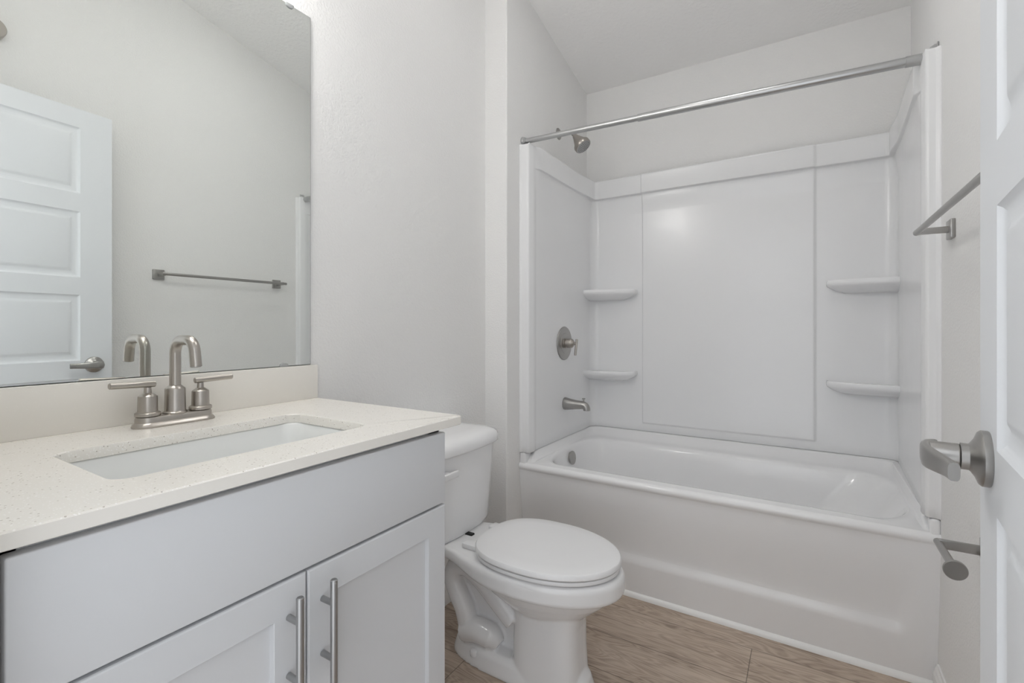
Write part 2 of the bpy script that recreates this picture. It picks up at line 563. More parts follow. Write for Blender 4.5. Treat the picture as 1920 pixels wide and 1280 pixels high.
# ================================================================ bathtub
TX0, TX1 = AX + 0.0002, RX + 0.0008
TF = 1.890    # front edge of rim
TBK = 2.672
def build_tub():
    t = thing('bathtub', 'glossy white alcove bathtub with an embossed apron, under the surround', 'bathtub', (-0.4, 2.28, 0))
    bm = NB()
    def lift(x):
        return 0.0
    def zedge(hi):
        def f(x, y):
            return 0.496 + (hi - 0.496) * max(sstep(TF + 0.02, TF + 0.07, y), lift(x))
        return f
    n = 12
    R = []
    # (x0,x1,y0,y1, radii, z)
    R.append(rrect(TX0, TX1, TF + 0.016, TBK, 0.004, zedge(0.540), n, sub=24))
    R.append(rrect(TX0 + 0.045, TX1 - 0.03, TF + 0.0165, 2.636, 0, zedge(0.540), n, [0.004, 0.04, 0.06, 0.004], 24))
    R.append(rrect(TX0 + 0.05, TX1 - 0.033, TF + 0.017, 2.630, 0, zedge(0.534), n, [0.006, 0.045, 0.07, 0.006], 24))
    R.append(rrect(TX0 + 0.058, TX1 - 0.036, TF + 0.0185, 2.605, 0, zedge(0.510), n, [0.008, 0.06, 0.09, 0.008], 24))
    R.append(rrect(TX0 + 0.066, TX1 - 0.040, TF + 0.022, 2.575, 0, zedge(0.5035), n, [0.012, 0.09, 0.13, 0.012], 24))
    R.append(rrect(TX0 + 0.068, TX1 - 0.044, TF + 0.045, 2.545, 0, zedge(0.5015), n, [0.06, 0.14, (0.12, 0.24), (0.10, 0.22)], 24))
    def bowl(x0, x1, y0, y1, z, a=(0.11, 0.26), b=(0.14, 0.2)):
        return rrect(x0, x1, y0, y1, 0, z, 12, [b, b, a, a], 24)
    R.append(bowl(-1.064, 0.305, 1.946, 2.528, 0.4985))
    R.append(bowl(-1.060, 0.300, 1.952, 2.520, 0.494))
    R.append(bowl(-1.056, 0.293, 1.957, 2.514, 0.484))
    R.append(bowl(-1.050, 0.270, 1.964, 2.505, 0.45))
    R.append(bowl(-1.036, 0.200, 1.975, 2.492, 0.36))
    R.append(bowl(-1.020, 0.100, 1.990, 2.476, 0.25))
    R.append(bowl(-0.995, 0.030, 2.010, 2.456, 0.17, (0.12, 0.2), (0.16, 0.18)))
    R.append(bowl(-0.960, -0.03, 2.045, 2.420, 0.135, (0.12, 0.17), (0.16, 0.17)))
    R.append(bowl(-0.90, -0.10, 2.10, 2.36, 0.125, (0.1, 0.12), (0.12, 0.12)))
    loft(bm, R, cap0=False, cap1=True)
    # apron with rolled front rim
    xs = densify([TX0, -1.12, -1.09, -0.98, 0.20, 0.235, 0.30, TX1], 0.03)
    xs = sorted(set([round(x, 4) for x in xs] + [round(TX0 + 0.004 * i, 4) for i in range(15)] + [round(TX1 - 0.004 * i, 4) for i in range(15)] + [round(0.20 + 0.006 * i, 4) for i in range(20)]))
    prof = []
    nose = [(0.016, 0.4960), (0.010, 0.4948), (0.005, 0.4915), (0.001, 0.4865), (-0.001, 0.4805), (-0.0005, 0.474), (0.002, 0.468), (0.0055, 0.464)]
    for d, z in nose: prof.append((TF + d, z, 0))
    zs = sorted(set([round(q, 4) for q in densify([0.0, 0.46], 0.02)] + [round(0.125 + 0.003 * i, 4) for i in range(20)]), reverse=True)
    for z in zs:
        prof.append((TF + 0.0065 + 0.055 * (1 - z / 0.46), z, 1))
    rows = []
    for y, z, k in prof:
        r = []
        for x in xs:
            yy = y
            z_ = z + 0.044 * lift(x) * (1 if not k else max(0, sstep(0.40, 0.46, z)))
            if k:
                mz = sstep(0.140, 0.195, z) * (1 - 0.92 * sstep(0.20, 0.42, z))
                xe = 0.235 + 0.12 * max(0, z - 0.15)
                mx = (1 - sstep(xe, xe + 0.045, x)) * sstep(-1.12, -1.03, x)
                yy = y + 0.014 * mz * mx
            r.append((x, yy, z_))
        rows.append(r)
    loft(bm, rows, False, False, closed=False)
    bmesh.ops.remove_doubles(bm, verts=bm.verts[:], dist=0.0004)
    # upstands at both front corners, meeting the surround flanges
    box(bm, TX0, TX0 + 0.032, TF + 0.007, 1.97, 0.462, 0.5405, 0.007, 4)
    box(bm, TX1 - 0.026, TX1, TF + 0.007, 1.97, 0.462, 0.5405, 0.009, 4)
    body = obj('tub_body', bm, M_tub, t, ang=50)
    # overflow plate on the left end
    bm = NB()
    c = Vector((-1.049, 2.275, 0.440)); ax = Vector((1, 0, 0.12)).normalized()
    lathe(bm, c - ax * 0.004, ax, [(0, 0.0300), (0.010, 0.0305), (0.013, 0.035), (0.017, 0.0355), (0.019, 0.034), (0.0195, 0.0)], 48)
    obj('overflow_cover', bm, M_nick2, t)
    return t
build_tub()

# ================================================================ tub surround
def build_surround():
    t = thing('shower_surround', 'glossy white moulded shower surround above the bathtub', 'shower wall', (-0.4, 2.66, 0.541))
    # plan path of the face, with wall-side points
    XL, XLb, XRf, XRb, Y0, YB = -1.086, -1.080, 0.309, 0.336, 1.896, 2.650
    path = []   # (x, y, nx, ny, wx, wy, kind)
    def add(x, y, nx, ny, kind):
        l = math.hypot(nx, ny)
        path.append((x, y, nx / l, ny / l, kind))
    # left flange face (faces -y)
    add(TX0 - 0.002, Y0 + 0.018, -1, 0, 0)
    add(TX0 - 0.002, Y0 - 0.001, -1, -1, 0)
    add(TX0 + 0.002, Y0 - 0.004, 0, -1, 0)
    add(TX0 + 0.007, Y0 - 0.003, 0, -1, 0)
    add(TX0 + 0.011, Y0 + 0.002, 0, -1, 0)
    add(TX0 + 0.014, Y0 + 0.003, 0, -1, 0)
    add(XL - 0.012, Y0 + 0.003, 0, -1, 0)
    for k in range(1, 7):
        a = k * PI / 12
        add(XL - 0.012 + 0.012 * math.sin(a), Y0 + 0.015 - 0.012 * math.cos(a), math.sin(a), -math.cos(a), 0)
    for y in densify([Y0 + 0.03, 1.945, 1.96, 1.985, 2.60], 0.012 if False else 0.02)[0:]:
        x = XL + (XLb - XL) * (y - Y0) / (YB - Y0)
        if y < 2.595: add(x, y, 1, 0, 1)
    rc = 0.045
    for k in range(0, 9):
        a = k * PI / 16
        add(XLb + rc - rc * math.cos(a), YB - rc + rc * math.sin(a), math.cos(a), -math.sin(a), 2)
    xs = sorted(set([round(x, 4) for x in densify([XLb + rc + 0.01, XRb - rc - 0.01], 0.03)] +
                    [round(-0.785 + 0.002 * i, 4) for i in range(8)] + [round(0.022 + 0.0025 * i, 4) for i in range(10)]))
    for x in xs: add(x, YB, 0, -1, 3)
    for k in range(0, 9):
        a = PI / 2 - k * PI / 16
        add(XRb - rc + rc * math.cos(a), YB - rc + rc * math.sin(a), -math.cos(a), -math.sin(a), 2)
    ys = [y for y in densify([Y0 + 0.03, 1.945, 1.96, 1.985, 2.60], 0.02) if y < 2.595][::-1]
    for y in ys:
        add(XRf + (XRb - XRf) * (y - Y0) / (YB - Y0), y, -1, 0, 1)
    for k in range(6, 0, -1):
        a = k * PI / 12
        add(XRf + 0.010 - 0.010 * math.sin(a), Y0 + 0.015 - 0.012 * math.cos(a), -math.sin(a), -math.cos(a), 0)
    add(XRf + 0.010, Y0 + 0.003, 0, -1, 0)
    add(TX1 - 0.014, Y0 + 0.003, 0, -1, 0)
    add(TX1 - 0.011, Y0 + 0.002, 0, -1, 0)
    add(TX1 - 0.007, Y0 - 0.003, 0, -1, 0)
    add(TX1 - 0.002, Y0 - 0.004, 0, -1, 0)
    add(TX1 + 0.0022, Y0 - 0.003, 0, -1, 0)
    add(TX1 + 0.0025, Y0 + 0.018, 1, 0, 0)
    ZB, ZTOP = 0.5415, 1.972
    zs = sorted(set([round(z, 4) for z in densify([ZB, ZTOP - 0.012], 0.04)] +
                    [round(0.580 + 0.002 * i, 4) for i in range(9)] +
                    [round(1.74 + 0.012 * i, 4) for i in range(10)] +
                    [round(1.860 + 0.0015 * i, 4) for i in range(9)] + [ZB + 0.003]))
    rows = []
    def disp(x, y, kind, z):
        # band along the top and cove just under it
        band = 0.020 * sstep(1.862, 1.868, z) + 0.012 * sstep(1.75, 1.862, z)
        m = 1.0
        if kind == 0: m = 0.0
        if kind == 1:
            m = sstep(1.945, 1.985, y) * 0.6
            m = m + (0.4 * sstep(2.4, 2.6, y) if y > 2.4 else 0)
        d = band * m
        if kind == 1 or kind == 0:
            # flange stile stands proud of the recessed side
            d += 0.0
            if kind == 1: d += 0.006 * (1 - sstep(1.945, 1.965, y))
        if kind == 3:
            px = sstep(-0.783, -0.775, x) * (1 - sstep(0.026, 0.042, x))
            pz = sstep(0.582, 0.594, z)
            d += 0.010 * px * pz
        return d
    for z in zs:
        r = []
        for x, y, nx, ny, k in path:
            d = disp(x, y, k, z)
            if z <= ZB + 0.001: d -= 0.003
            r.append((x + nx * d, y + ny * d, z))
        rows.append(r)
    # rounded top lip running back to the wall
    for dd, z in ((0.001, ZTOP - 0.006), (-0.003, ZTOP - 0.002), (-0.008, ZTOP), (-0.030, ZTOP + 0.002)):
        r = []
        for x, y, nx, ny, k in path:
            d = disp(x, y, k, ZTOP) + dd
            if k == 0 and abs(nx) < 0.8:
                d = max(dd, -0.014)
            elif k == 0 and y < Y0 + 0.017 and abs(nx) > 0.8:
                d = 0
            r.append((x + nx * d, y + ny * d, z))
        rows.append(r)
    bm = NB()
    loft(bm, rows, False, False, closed=False)
    obj('wall_panel', bm, M_surr, t, ang=60)
    # moulded corner shelves
    def shelf(side, zt):
        bm = NB()
        if side == 'L':
            xw, sx, wd, dp = XLb - 0.004, 1, 0.275, 0.145
        else:
            xw, sx, wd, dp = XRb + 0.004, -1, 0.262, 0.120
        yw = YB + 0.004
        # outline from side wall (a=0) to back wall tip (a=1), front edge
        def outline(scale, back=0.0):
            pts = []
            n = 26
            for i in range(n + 1):
                a = i / n
                # blend: side-wall end depth dp*1.5, falls to the tip with a rounded nose
                X = wd * (0.55 + 0.45 * scale) * math.sin(a * PI / 2) ** 0.9 if i else 0.0
                D = (dp * 0.62 + 0.045 * (1 - a) ** 1.0) * scale * (max(0.0, math.cos(a * PI / 2)) ** 0.24 if i < n else 0)
                pts.append((xw + sx * X, yw - D - 0.0))
            pts.append((xw, yw))
            return pts
        lay = [(0.985, zt), (1.0, zt - 0.004), (1.01, zt - 0.012), (1.0, zt - 0.021), (0.965, zt - 0.027), (0.86, zt - 0.036), (0.66, zt - 0.048), (0.40, zt - 0.058)]
        # raised lip and dished top
        top = [(0.80, zt - 0.007), (0.90, zt - 0.006), (0.95, zt - 0.001)]
        rings = [[(x, y, z) for x, y in outline(s)] for s, z in top + lay]
        loft(bm, rings)
        return obj('corner_shelf', bm, M_surr, t, ang=50)
    for side in 'LR':
        for zt in (1.334, 0.876):
            shelf(side, zt)
    return t
build_surround()

# ================================================================ shower fittings
def build_shower():
    t = thing('wall_shower', 'brushed nickel shower head on a bent arm above the tub', 'shower head', (AX, 2.305, 2.161))
    bm = NB()
    lathe(bm, (AX - 0.0005, 2.305, 2.161), (1, 0, 0), [(0, 0.031), (0.002, 0.031), (0.006, 0.027), (0.010, 0.014), (0.011, 0.009)])
    obj('escutcheon', bm, M_nick2, t)
    bm = NB()
    tube(bm, catmull([(AX + 0.003, 2.305, 2.161), (AX + 0.04, 2.305, 2.162), (AX + 0.075, 2.305, 2.150), (AX + 0.098, 2.304, 2.126)], 8), 0.0085)
    obj('shower_arm', bm, M_nick2, t)
    ax = Vector((0.60, -0.02, -0.80)).normalized()
    p = Vector((AX + 0.100, 2.303, 2.124))
    bm = NB()
    lathe(bm, p, ax, [(-0.012, 0.009), (-0.004, 0.014), (0.006, 0.0165), (0.010, 0.0185), (0.054, 0.038), (0.0555, 0.043), (0.059, 0.0445), (0.074, 0.0445), (0.078, 0.042), (0.0785, 0.040)])
    h = obj('shower_head', bm, M_nick, t)
    bm = NB()
    lathe(bm, p + ax * 0.0775, ax, [(0, 0.0405), (0.0015, 0.0405), (0.0022, 0.038)])
    obj('spray_face', bm, M_steel, h)
    bm = NB()
    d, a, b = frame(ax)
    for r, n in ((0.008, 6), (0.016, 11), (0.024, 16), (0.032, 22)):
        for k in range(n):
            q = p + ax * 0.0795 + a * (r * math.cos(2 * PI * k / n)) + b * (r * math.sin(2 * PI * k / n))
            lathe(bm, q, ax, [(0, 0.0016), (0.0015, 0.0012)], 8)
    o = obj('spray_nozzle', bm, M_dark, h)
    o['kind'] = 'stuff'
    # valve
    sx = -1.083
    t = thing('shower_valve', 'round brushed nickel shower valve trim with a lever, on the left surround wall', 'faucet', (sx, 2.268, 1.038))
    c = Vector((sx, 2.268, 1.038))
    bm = NB()
    lathe(bm, c - Vector((0.001, 0, 0)), (1, 0, 0), [(0, 0.086), (0.003, 0.088), (0.006, 0.086), (0.0075, 0.080), (0.008, 0.054), (0.0095, 0.053), (0.010, 0.050), (0.010, 0.030)], 64)
    obj('escutcheon', bm, M_nick2, t)
    bm = NB()
    lathe(bm, c, (1, 0, 0), [(0.008, 0.026), (0.013, 0.026), (0.014, 0.021), (0.018, 0.021), (0.019, 0.024), (0.044, 0.024), (0.046, 0.0235), (0.056, 0.014), (0.0565, 0.006), (0.070, 0.006)])
    obj('valve_body', bm, M_nick, t)
    bm = NB()
    rod(bm, c + Vector((0.072, 0.002, 0.022)), c + Vector((0.066, -0.004, -0.062)), 0.0065)
    obj('lever', bm, M_nick, t)
    # tub spout
    t = thing('tub_spout', 'brushed nickel tub spout with a diverter knob, below the shower valve', 'faucet', (sx, 2.275, 0.722))
    bm = NB()
    rings = []
    y0 = 2.275
    secs = [(-0.001, 0.721, 0.030, 0.032), (0.004, 0.721, 0.031, 0.033), (0.03, 0.720, 0.028, 0.029), (0.07, 0.720, 0.024, 0.0235), (0.10, 0.7205, 0.0215, 0.0205)]
    for x, z, ry, rz in secs:
        rings.append([(sx + x, y0 + ry * math.cos(2 * PI * k / 32), z + rz * math.sin(2 * PI * k / 32)) for k in range(32)])
    # bend down
    for a in (15, 35, 55, 75, 90):
        ra = math.radians(a)
        R0 = 0.022
        cx, cz_ = sx + 0.103, 0.7205 - R0
        px, pz = cx + R0 * math.sin(ra), cz_ + R0 * math.cos(ra)
        rz = 0.0205 - 0.003 * a / 90
        rings.append([(px + rz * math.sin(2 * PI * k / 32) * math.sin(ra), y0 + 0.0205 * math.cos(2 * PI * k / 32), pz + rz * math.sin(2 * PI * k / 32) * math.cos(ra)) for k in range(32)])
    last = rings[-1]
    rings.append([(x, y, z - 0.004) for x, y, z in last])
    loft(bm, rings)
    obj('spout_body', bm, M_nick2, t)
    bm = NB()
    lathe(bm, (sx + 0.108, y0, 0.739), (0, 0, 1), [(0, 0.004), (0.012, 0.004), (0.013, 0.009), (0.017, 0.0085), (0.018, 0.005)], 24)
    obj('diverter_knob', bm, M_nick2, t)
build_shower()

# ================================================================ shower rod
def build_rod():
    t = thing('shower_curtain_rod', 'bare galvanised steel shower curtain rod spanning the tub alcove', 'curtain rod', (-0.4, 1.93, 1.98))
    p = Vector((AX + 0.001, 1.926, 1.993)); q = Vector((RX - 0.001, 1.937, 1.958))
    d = (q - p).normalized(); L = (q - p).length
    bm = NB(); lathe(bm, p, d, [(0.014, 0.0125), (0.55, 0.0125)]); lathe(bm, p, d, [(0.545, 0.0145), (0.547, 0.0150), (L - 0.075, 0.0150)])
    obj('rod', bm, M_chrome, t)
    bm = NB()
    lathe(bm, p, d, [(0, 0.021), (0.003, 0.0215), (0.005, 0.018), (0.007, 0.0175), (0.009, 0.019), (0.012, 0.0185), (0.014, 0.0155), (0.018, 0.0155), (0.019, 0.0125)])
    obj('rod_flange', bm, M_chrome, t)
    # cup bracket at the right end with a tab above
    bm = NB()
    lathe(bm, q - d * 0.078, d, [(0, 0.0150), (0.001, 0.0168), (0.052, 0.0168), (0.066, 0.012), (0.070, 0.008)])
    obj('rod_sleeve', bm, M_chrome, t)
    bm = NB()
    tube(bm, [q + Vector((-0.020, 0, 0.004)), q + Vector((-0.012, 0, 0.014)), q + Vector((-0.010, 0, 0.026)), q + Vector((-0.001, 0, 0.030))], 0.005, sec=(0.4, 2.0))
    box(bm, q.x - 0.003, q.x, q.y - 0.016, q.y + 0.016, q.z - 0.02, q.z + 0.038, 0.001, 1)
    obj('rod_bracket', bm, M_chrome, t)
build_rod()

# ================================================================ towel bar, toilet paper holder
def build_towel():
    z = 1.392
    t = thing('towel_bar', 'satin nickel towel bar with square mounts on the right wall', 'towel bar', (RX, 1.43, z))
    for y in (1.118, 1.757):
        bm = NB()
        box(bm, RX - 0.011, RX + 0.0005, y - 0.026, y + 0.026, z - 0.026, z + 0.026, 0.0025, 2)
        m = obj('mounting_post', bm, M_nick2, t)
        bm = NB()
        box(bm, RX - 0.078, RX - 0.010, y - 0.0045, y + 0.0045, z - 0.009, z + 0.009, 0.0015, 2)
        obj('arm', bm, M_nick2, m)
    bm = NB()
    rod(bm, (RX - 0.076, 1.118 - 0.012, z), (RX - 0.076, 1.757 + 0.022, z), 0.0078)
    obj('bar', bm, M_nick2, t)
build_towel()

def build_tp():
    t = thing('toilet_paper_holder', 'empty satin nickel toilet paper holder on the right wall beside the tub', 'toilet paper holder', (RX, 1.455, 0.62))
    bm = NB(); box(bm, RX - 0.011, RX + 0.0005, 1.432, 1.478, 0.599, 0.645, 0.0025, 2)
    obj('mounting_plate', bm, M_nick2, t)
    bm = NB(); box(bm, RX - 0.085, RX - 0.010, 1.451, 1.460, 0.611, 0.632, 0.0015, 2)
    obj('arm', bm, M_nick2, t)
    bm = NB()
    xb, yb, zb = RX - 0.085, 1.466, 0.622
    lathe(bm, (xb, yb, zb), (0, -1, 0), [(0, 0.0068), (0.001, 0.0078), (0.150, 0.0078), (0.152, 0.010), (0.153, 0.019), (0.155, 0.0202), (0.158, 0.0202), (0.160, 0.019)])
    obj('roll_bar', bm, M_nick2, t)
build_tp()

# small round metal fitting high on the right wall, seen in the mirror
bm = NB()
lathe(bm, (RX + 0.0005, 0.525, 2.33), (-1, 0, 0), [(0, 0.038), (0.012, 0.040), (0.055, 0.040), (0.059, 0.038), (0.060, 0.032)])
tag(obj('wall_fitting', bm, M_nick, None), 'round nickel fitting high on the wall above the open door, seen in the mirror', 'wall fitting')

# ================================================================ vanity
CT = 0.913
def build_vanity():
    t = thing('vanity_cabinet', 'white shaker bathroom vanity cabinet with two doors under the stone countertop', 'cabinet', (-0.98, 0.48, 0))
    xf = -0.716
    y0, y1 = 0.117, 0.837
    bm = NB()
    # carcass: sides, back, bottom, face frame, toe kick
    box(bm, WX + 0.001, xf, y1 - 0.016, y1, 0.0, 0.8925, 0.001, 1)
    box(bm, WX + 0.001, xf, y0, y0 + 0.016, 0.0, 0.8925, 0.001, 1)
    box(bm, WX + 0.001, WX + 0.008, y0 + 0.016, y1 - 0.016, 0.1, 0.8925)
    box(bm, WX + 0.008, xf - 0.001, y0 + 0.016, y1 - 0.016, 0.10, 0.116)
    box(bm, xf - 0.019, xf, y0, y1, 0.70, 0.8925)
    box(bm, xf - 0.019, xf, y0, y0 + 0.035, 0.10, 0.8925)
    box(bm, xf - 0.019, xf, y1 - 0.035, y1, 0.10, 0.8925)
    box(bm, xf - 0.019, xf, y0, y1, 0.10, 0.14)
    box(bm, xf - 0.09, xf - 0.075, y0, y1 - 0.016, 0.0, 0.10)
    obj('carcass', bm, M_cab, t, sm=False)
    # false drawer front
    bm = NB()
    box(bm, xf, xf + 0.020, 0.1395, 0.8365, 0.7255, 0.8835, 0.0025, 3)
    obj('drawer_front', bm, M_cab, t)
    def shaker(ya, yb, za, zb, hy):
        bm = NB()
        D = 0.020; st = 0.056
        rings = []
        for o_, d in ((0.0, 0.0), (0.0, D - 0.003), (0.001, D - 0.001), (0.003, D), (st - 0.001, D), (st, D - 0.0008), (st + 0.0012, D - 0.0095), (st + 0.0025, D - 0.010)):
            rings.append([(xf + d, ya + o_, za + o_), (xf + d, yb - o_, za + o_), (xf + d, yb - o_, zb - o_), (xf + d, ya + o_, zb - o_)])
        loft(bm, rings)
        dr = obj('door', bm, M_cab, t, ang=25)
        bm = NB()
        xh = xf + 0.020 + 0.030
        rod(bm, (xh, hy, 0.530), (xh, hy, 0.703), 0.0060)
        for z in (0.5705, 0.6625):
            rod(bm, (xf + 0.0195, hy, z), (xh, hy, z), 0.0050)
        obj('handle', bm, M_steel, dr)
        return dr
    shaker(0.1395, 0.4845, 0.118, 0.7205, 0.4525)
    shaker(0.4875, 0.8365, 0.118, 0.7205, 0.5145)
build_vanity()

def build_counter():
    bm = NB()
    x0, x1, y0, y1, z0 = WX + 0.001, -0.690, EY + 0.002, 0.893, 0.893
    n = 10
    sx0, sx1, sy0, sy1 = -1.052, -0.792, 0.262, 0.700
    inner = lambda o, z: rrect(sx0 - o, sx1 + o, sy0 - o, sy1 + o, 0.028, z, n)
    outer = lambda o, z: rrect(x0, x1 - o, y0, y1 - o, 0, z, n, [0.001, 0.010, 0.001, 0.001])
    loft(bm, [inner(0, z0), inner(0, CT - 0.002), inner(0.0015, CT), outer(0.002, CT), outer(0.0, CT - 0.002), outer(0.0, z0 + 0.001), outer(0.001, z0), inner(0, z0)], False, False)
    ct = obj('countertop', bm, M_quartz, None, ang=40)
    tag(ct, 'white speckled quartz vanity countertop with an undermount sink cutout', 'countertop')
    bm = NB()
    box(bm, WX + 0.001, WX + 0.021, y0, y1, CT, 1.0105, 0.0012, 2)
    obj('backsplash', bm, M_quartz, ct)
    # sink bowl
    bm = NB()
    def R(o, z, r): return rrect(sx0 + o, sx1 - o, sy0 + o, sy1 - o, r, z, n)
    def R2(xa, xb, ya, yb, z, r): return rrect(sx0 + xa, sx1 - xb, sy0 + ya, sy1 - yb, r, z, n)
    rings = [R(-0.022, z0 - 0.008, 0.05), R(-0.022, z0 - 0.0005, 0.05), R(-0.004, z0 - 0.0005, 0.044), R(-0.001, z0 - 0.004, 0.042), R2(0.004, 0.004, 0.004, 0.006, z0 - 0.03, 0.042),
             R2(0.012, 0.012, 0.016, 0.022, z0 - 0.08, 0.045), R2(0.020, 0.020, 0.035, 0.045, z0 - 0.115, 0.05), R2(0.04, 0.04, 0.07, 0.085, z0 - 0.135, 0.05), R2(0.08, 0.08, 0.14, 0.15, z0 - 0.143, 0.03), R2(0.112, 0.112, 0.2, 0.2, z0 - 0.146, 0.012)]
    loft(bm, rings, False, True)
    s = obj('sink', bm, M_sink, None, ang=50)
    tag(s, 'white rectangular porcelain undermount sink below the countertop cutout', 'sink')
    md = s.modifiers.new('thickness', 'SOLIDIFY'); md.thickness = 0.006; md.offset = 1 if False else -1
    bm = NB()
    lathe(bm, (-0.922, 0.481, z0 - 0.1465), (0, 0, 1), [(0, 0.021), (0.002, 0.022), (0.003, 0.018), (0.002, 0.012)], 32)
    obj('drain', bm, M_nick2, s)
build_counter()

def build_faucet():
    fx, fy = -1.170, 0.494
    t = thing('faucet', 'brushed nickel two handle sink faucet with a curved spout, on the countertop', 'faucet', (fx, fy, CT))
    bm = NB()
    def oval(o, z):
        # stadium: long in y
        pts = []
        L, r = 0.051, 0.0275 - o
        for k in range(24):
            a = -PI / 2 + PI * k / 23
            pts.append((fx + r * math.sin(-a) * -1 * 1.0 if False else fx + r * math.sin(a), fy + L + r * math.cos(a), z))
        for k in range(24):
            a = PI / 2 + PI * k / 23
            pts.append((fx + r * math.sin(a), fy - L + r * math.cos(a), z))
        return pts
    loft(bm, [oval(0, CT), oval(-0.0005, CT + 0.003), oval(0.002, CT + 0.007), oval(0.0055, CT + 0.010), oval(0.0060, CT + 0.019), oval(0.0075, CT + 0.0215), oval(0.010, CT + 0.0225)])
    obj('base_plate', bm, M_nick, t)
    zb = CT + 0.0225
    bm = NB()
    lathe(bm, (fx, fy, zb - 0.001), (0, 0, 1), [(0, 0.0225), (0.003, 0.0228), (0.005, 0.0205), (0.007, 0.0195), (0.052, 0.0190), (0.054, 0.0185), (0.060, 0.0120), (0.061, 0.010)])
    obj('spout_base', bm, M_nick, t)
    bm = NB()
    r = 0.0108
    dx, dy = 0.93, 0.15
    pts = [(fx, fy, zb + 0.055), (fx, fy, zb + 0.128)]
    # arc forward
    zc, rr_ = zb + 0.128, 0.030
    for k in range(1, 9):
        a = k * PI / 16
        pts.append((fx + rr_ * (1 - math.cos(a)), fy, zc + rr_ * math.sin(a)))
    xe = fx + rr_ + 0.028
    pts.append((xe, fy, zc + rr_))
    for k in range(1, 9):
        a = math.radians(80) * k / 8
        pts.append((xe + 0.028 * math.sin(a), fy, zc + rr_ - 0.028 * (1 - math.cos(a))))
    lx, _, lz = pts[-1]
    a = math.radians(80)
    pts.append((lx + 0.032 * math.cos(a), fy, lz - 0.032 * math.sin(a)))
    tube(bm, pts, r, 32)
    sp = obj('spout', bm, M_nick, t)
    bm = NB()
    e = Vector(pts[-1]); d = (Vector(pts[-1]) - Vector(pts[-2])).normalized()
    lathe(bm, e - d * 0.002, d, [(0, 0.0088), (0.0032, 0.0088), (0.0030, 0.006)], 32)
    obj('aerator', bm, M_steel, sp)
    for s in (-1, 1):
        y = fy + s * 0.0508
        bm = NB()
        lathe(bm, (fx, y, zb), (0, 0, 1), [(0, 0.0205), (0.001, 0.0225), (0.007, 0.0225), (0.009, 0.0200), (0.0095, 0.0175), (0.040, 0.0170), (0.042, 0.0165), (0.048, 0.009), (0.0485, 0.0068), (0.060, 0.0062)])
        h = obj('handle', bm, M_nick, t)
        bm = NB()
        p0 = Vector((fx + 0.001, y - s * 0.013, zb + 0.066)); p1 = Vector((fx + 0.006, y + s * 0.067, zb + 0.069))
        rod(bm, p0, p1, 0.0065, 24, 0.0012)
        obj('lever', bm, M_nick, h)
build_faucet()

# ================================================================ mirror
def build_mirror():
    x0, x1 = WX + 0.001, WX + 0.006
    ya, yb, za, zb = 0.125, 0.8795, 1.0115, 2.034
    bm = NB(); box(bm, x0, x1 - 0.0006, ya, yb, za, zb)
    m = obj('wall_mirror', bm, M_medge, None, sm=False)
    tag(m, 'large frameless wall mirror resting on the backsplash above the sink', 'mirror')
    bm = NB(); box(bm, x1 - 0.0006, x1, ya + 0.001, yb - 0.001, za + 0.001, zb - 0.001)
    obj('mirror_glass', bm, M_mirror, m, sm=False)
    for y, z, s in ((0.795, za, 1), (0.812, zb, -1)):
        bm = NB()
        # J shaped clip
        ring = []
        w = 0.0115
        n = 16
        pts = [(y - w, z - s * 0.0008), (y + w, z - s * 0.0008)]
        for k in range(n + 1):
            a = PI * k / n
            pts.append((y + w * math.cos(a), z + s * (0.003 + 0.007 * math.sin(a))))
        loft(bm, [[(x1, a, b) for a, b in pts], [(x1 + 0.003, a, b) for a, b in pts], [(x1 + 0.004, y + (a - y) * 0.85, z + (b - z) * 0.85) for a, b in pts]])
        obj('mirror_clip', bm, M_clip, m)
build_mirror()

# ================================================================ vanity light above the mirror (out of frame)
def build_vanity_light():
    t = thing('vanity_light', 'nickel three shade vanity light on the wall above the mirror', 'lamp', (WX, 0.5, 2.22))
    bm = NB(); box(bm, WX + 0.0005, WX + 0.022, 0.24, 0.76, 2.19, 2.28, 0.004, 2)
    obj('back_plate', bm, M_nick, t)
    for i, y in enumerate((0.29, 0.44, 0.59)):
        bm = NB()
        tube(bm, [(WX + 0.02, y, 2.24), (WX + 0.09, y, 2.245), (WX + 0.145, y, 2.25), (WX + 0.15, y, 2.235)], 0.008)
        obj('arm', bm, M_nick, t)
        bm = NB()
        lathe(bm, (WX + 0.15, y, 2.24), (0, 0, -1), [(0, 0.022), (0.008, 0.026), (0.030, 0.045), (0.075, 0.052), (0.088, 0.050), (0.089, 0.02)], 32)
        obj('lamp_shade', bm, M_lamp, t)
build_vanity_light()

# round fill lamp added to brighten the tub and floor (out of frame)
def build_ceiling_fill():
    x, y = -0.42, 1.45
    n = Vector((0, -0.2257, -1)).normalized()
    c = Vector((x, y, cz(y)))
    t = thing('ceiling_fill', 'round white fill lamp added flush in the middle of the sloped ceiling', 'lamp', c)
    bm = NB(); lathe(bm, c, n, [(-0.002, 0.20), (0.018, 0.20), (0.022, 0.196), (0.022, 0.182)], 48)
    obj('fill_rim', bm, M_trim, t)
    bm = NB(); lathe(bm, c, n, [(0.018, 0.182), (0.034, 0.165), (0.042, 0.12), (0.045, 0.05)], 48)
    obj('fill_diffuser', bm, M_fill, t)
build_ceiling_fill()

